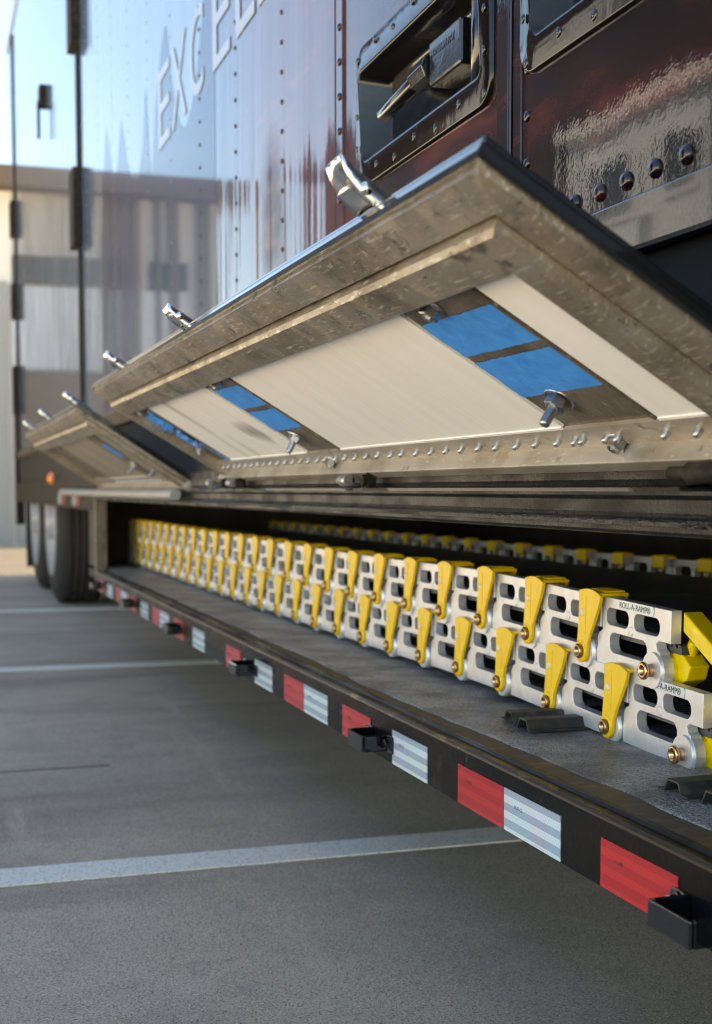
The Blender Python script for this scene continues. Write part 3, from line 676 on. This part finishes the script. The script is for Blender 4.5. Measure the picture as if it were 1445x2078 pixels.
sb = MB(); NR = 14; sl_p = []
for i in range(NR):
    a = -.034 + PITCH * .985 * i / NR; p_ = PITCH * .985 / NR
    sl_p += [(a, .0300), (a + p_ * .30, .0345), (a + p_ * .62, .0345), (a + p_ * .80, .0300)]
sl_p += [(-.034 + PITCH * .985, .0300), (-.034 + PITCH * .985, .023), (-.034, .023)]
sb.prism([(0, a, b) for a, b in sl_p], (XB - XF - .02, 0, 0)); so_ = sb.build('t', M_slat, None, (0, 0, 0)); slat_me = so_.data; bpy.data.objects.remove(so_)
def zoff(y):
    K = [(1.2, -.016), (1.45, -.0125), (1.64, -.006), (1.82, .0005), (2.0, .005), (2.2, .005), (2.45, .002), (2.8, .0), (7, .0)]
    for (a, p), (b, q) in zip(K, K[1:]):
        if y <= b: return p + (q - p) * (y - a) / (b - a)
    return 0
def ramp_thing(y0, z0, n, label, back, sticker_text):
    root = empty('roll_up_ramp', (XF, y0, z0 - .022)); tag(root, label, 'ramp', 'roll-up ramps stacked in the belly compartment')
    for i in range(n):
        y = y0 + i * PITCH; dz = zoff(y) * .9 + random.uniform(-.0007, .0007); tilt = math.atan2(zoff(y + PITCH) * .9 - dz, PITCH)
        loc = Vector((random.uniform(-.0012, .0012), y - y0, .022 + dz))
        l = link('side_link', link_me, root, loc); l.rotation_euler.x = tilt
        link('pivot_bolt', bm_l if i == 0 else bm_s, l, (-TH - (.0045 if i == 0 else .0095), 0, 0))
        if i: link('joint_clip', cl_me, l, (0, 0, 0))
        t = link('tread_slat', slat_me, root, loc + Vector((.010, 0, 0))); t.rotation_euler.x = tilt
        if back:
            l2 = link('side_link', link_me, root, loc + Vector((XB - XF, 0, -.012))); l2.rotation_euler.x = tilt
            link('joint_clip', cl_me_b, l2, (0, 0, 0)); link('pivot_bolt', bm_s, l2, (-TH - .0005, 0, .053))
        if i == 0:
            pts = rrect(.004, .100, .0665, .0785, .004); me = flat_curve([pts], .0004, .0001); me.materials.append(M_sticker); link('name_sticker', me, l, (-TH - .0006, 0, 0))
            t_ = text_mesh(sticker_text, .0082, .078, .0002); t_.materials.append(M_ink); link('sticker_lettering', t_, l, (-TH - .0011, .0905, .0685))
    if back:
        q = MB(); q.box(-.006, .05, (n - .25) * PITCH, (n - .25) * PITCH + .05, -.105, .102); o = q.build('end_plate', M_alu2b, None, (0, 0, .0)); o.parent = root
    # yellow end bracket: welded knuckle and slanting approach bar
    e = MB()
    e.cyl((TH + .0005, 0, 0), (.046, 0, 0), .0235, n=8, smooth=False)
    e.prism([(TH + .006, .002, .018), (TH + .006, -.024, .028), (TH + .006, -.050, .010), (TH + .006, -.042, -.008), (TH + .006, -.016, -.020)], (.028, 0, 0))
    e.prism([(TH + .002, -.0385, .0765), (TH + .002, -.0385, .0520), (TH + .002, -.190, -.028), (TH + .002, -.190, -.003)], (.026, 0, 0))
    e.cyl((TH + .020, -.0385, .040), (TH + .020, -.020, .010), .008, n=10)
    ob = e.build('approach_bracket', M_yel2, None, (0, 0, .022 + zoff(y0) * .9), bevel=.002); ob.parent = root
    return root
bb = MB(); bb.box(-.034, -.006, -.049, .006, .0795, .0835)
for i in range(7): bb.box(-.032, -.008, -.0420 + i * .0062, -.0390 + i * .0062, .0835, .0862)
bb.box(-.034, -.0300, -.046, .003, .060, .0795); bo_ = bb.build('t', M_yel, None, (0, 0, 0)); cl_me_b = bo_.data; bpy.data.objects.remove(bo_)
ramp_thing(1.473, .4755, 26, 'upper roll-up ramp of silver slotted links and yellow clips with ROLL-A-RAMP sticker', True, 'ROLL-A-RAMP\u00ae')
ramp_thing(1.397, .3865, 26, 'lower roll-up ramp of silver slotted links resting on the grey liner', False, 'ROLL-A-RAMP\u00ae')

# ------------------------------------------------------------------ building behind the trailer
bl = empty('warehouse', (3, 18.5, 0)); tag(bl, 'cream warehouse with brown eave standing in the sun beyond the trailer', 'building')
def bpart(name, m, *boxes, par=bl):
    b = MB()
    for q in boxes: b.box(*q)
    return b.build(name, m, par)
wl = bpart('wall', M_bldg, (-2.15, 12, 16.5, 22, 0, 4.2))
bpart('roof', M_eave, (-2.35, 12.2, 16.15, 22.3, 4.15, 4.38))
cl = MB()
for i in range(36): cl.box(.42 + i * .3, .42 + i * .3 + .22, 16.44, 16.5, .05, 3.1)
cl.build('metal_cladding', M_bldg2, bl)
for a, b_ in ((.30, .40), (-.1, .22), (-.62, -.30), (-.98, -.80), (-1.7, -1.3)):
    f_ = bpart('window', M_eave, (a - .03, b_ + .03, 16.46, 16.5, 3.09, 3.42)); bpart('pane', M_win, (a, b_, 16.45, 16.458, 3.12, 3.39), par=f_)
for a, b_ in ((-.12, .40), (-.62, -.2), (-1.08, -.72), (-1.7, -1.16)): bpart('shutter', M_shutter, (a, b_, 16.45, 16.5, 2.10, 3.06))
bpart('plank_base', M_base, (-2.14, .40, 16.40, 16.5, 0, 2.06))
for a, b_ in ((-.28, -.18), (-.78, -.70), (-1.15, -1.05), (-2.0, -1.85)): bpart('pilaster', M_base, (a, b_, 16.38, 16.5, 2.05, 4.14))
for a, b_ in ((-1.02, -.92), (-1.62, -1.50), (.05, .09)): bpart('cladding_strip', M_eave, (a, b_, 16.42, 16.5, 2.07, 4.14))
for x in (.14, -.45, -.88, -1.4): bpart('downspout', M_base, (x, x + .06, 16.40, 16.498, 2.0, 4.15))
gh = empty('gatehouse', (-7.4, 13.2, 0)); tag(gh, 'small white two-storey gatehouse mirrored in the black skirt of the trailer', 'building')
w2 = bpart('wall', M_bldg3, (-8.9, -6, 11.7, 14.7, 0, 4.75), par=gh); bpart('roof', M_rim, (-9.0, -5.9, 11.6, 14.8, 4.75, 4.86), par=gh)
for a, b_, c, d in ((13.2, 14.2, 3.7, 4.35), (11.95, 12.5, 3.75, 4.3), (12.75, 13.05, 2.2, 3.6)):
    f_ = bpart('window', M_rim, (-6.0, -5.97, a - .06, b_ + .06, c - .06, d + .06), par=gh); bpart('pane', M_win, (-5.969, -5.96, a, b_, c, d), par=f_)

hall = empty('steel_hall', (-12, 22, 0)); tag(hall, 'tall dark maroon steel hall mirrored in the glossy trailer wall', 'building')
bpart('wall', M_hall, (-16, -9.3, 9, 38, 0, 9.5), par=hall); bpart('roof', M_hall, (-16.3, -9.0, 8.7, 38.3, 9.5, 9.8), par=hall)
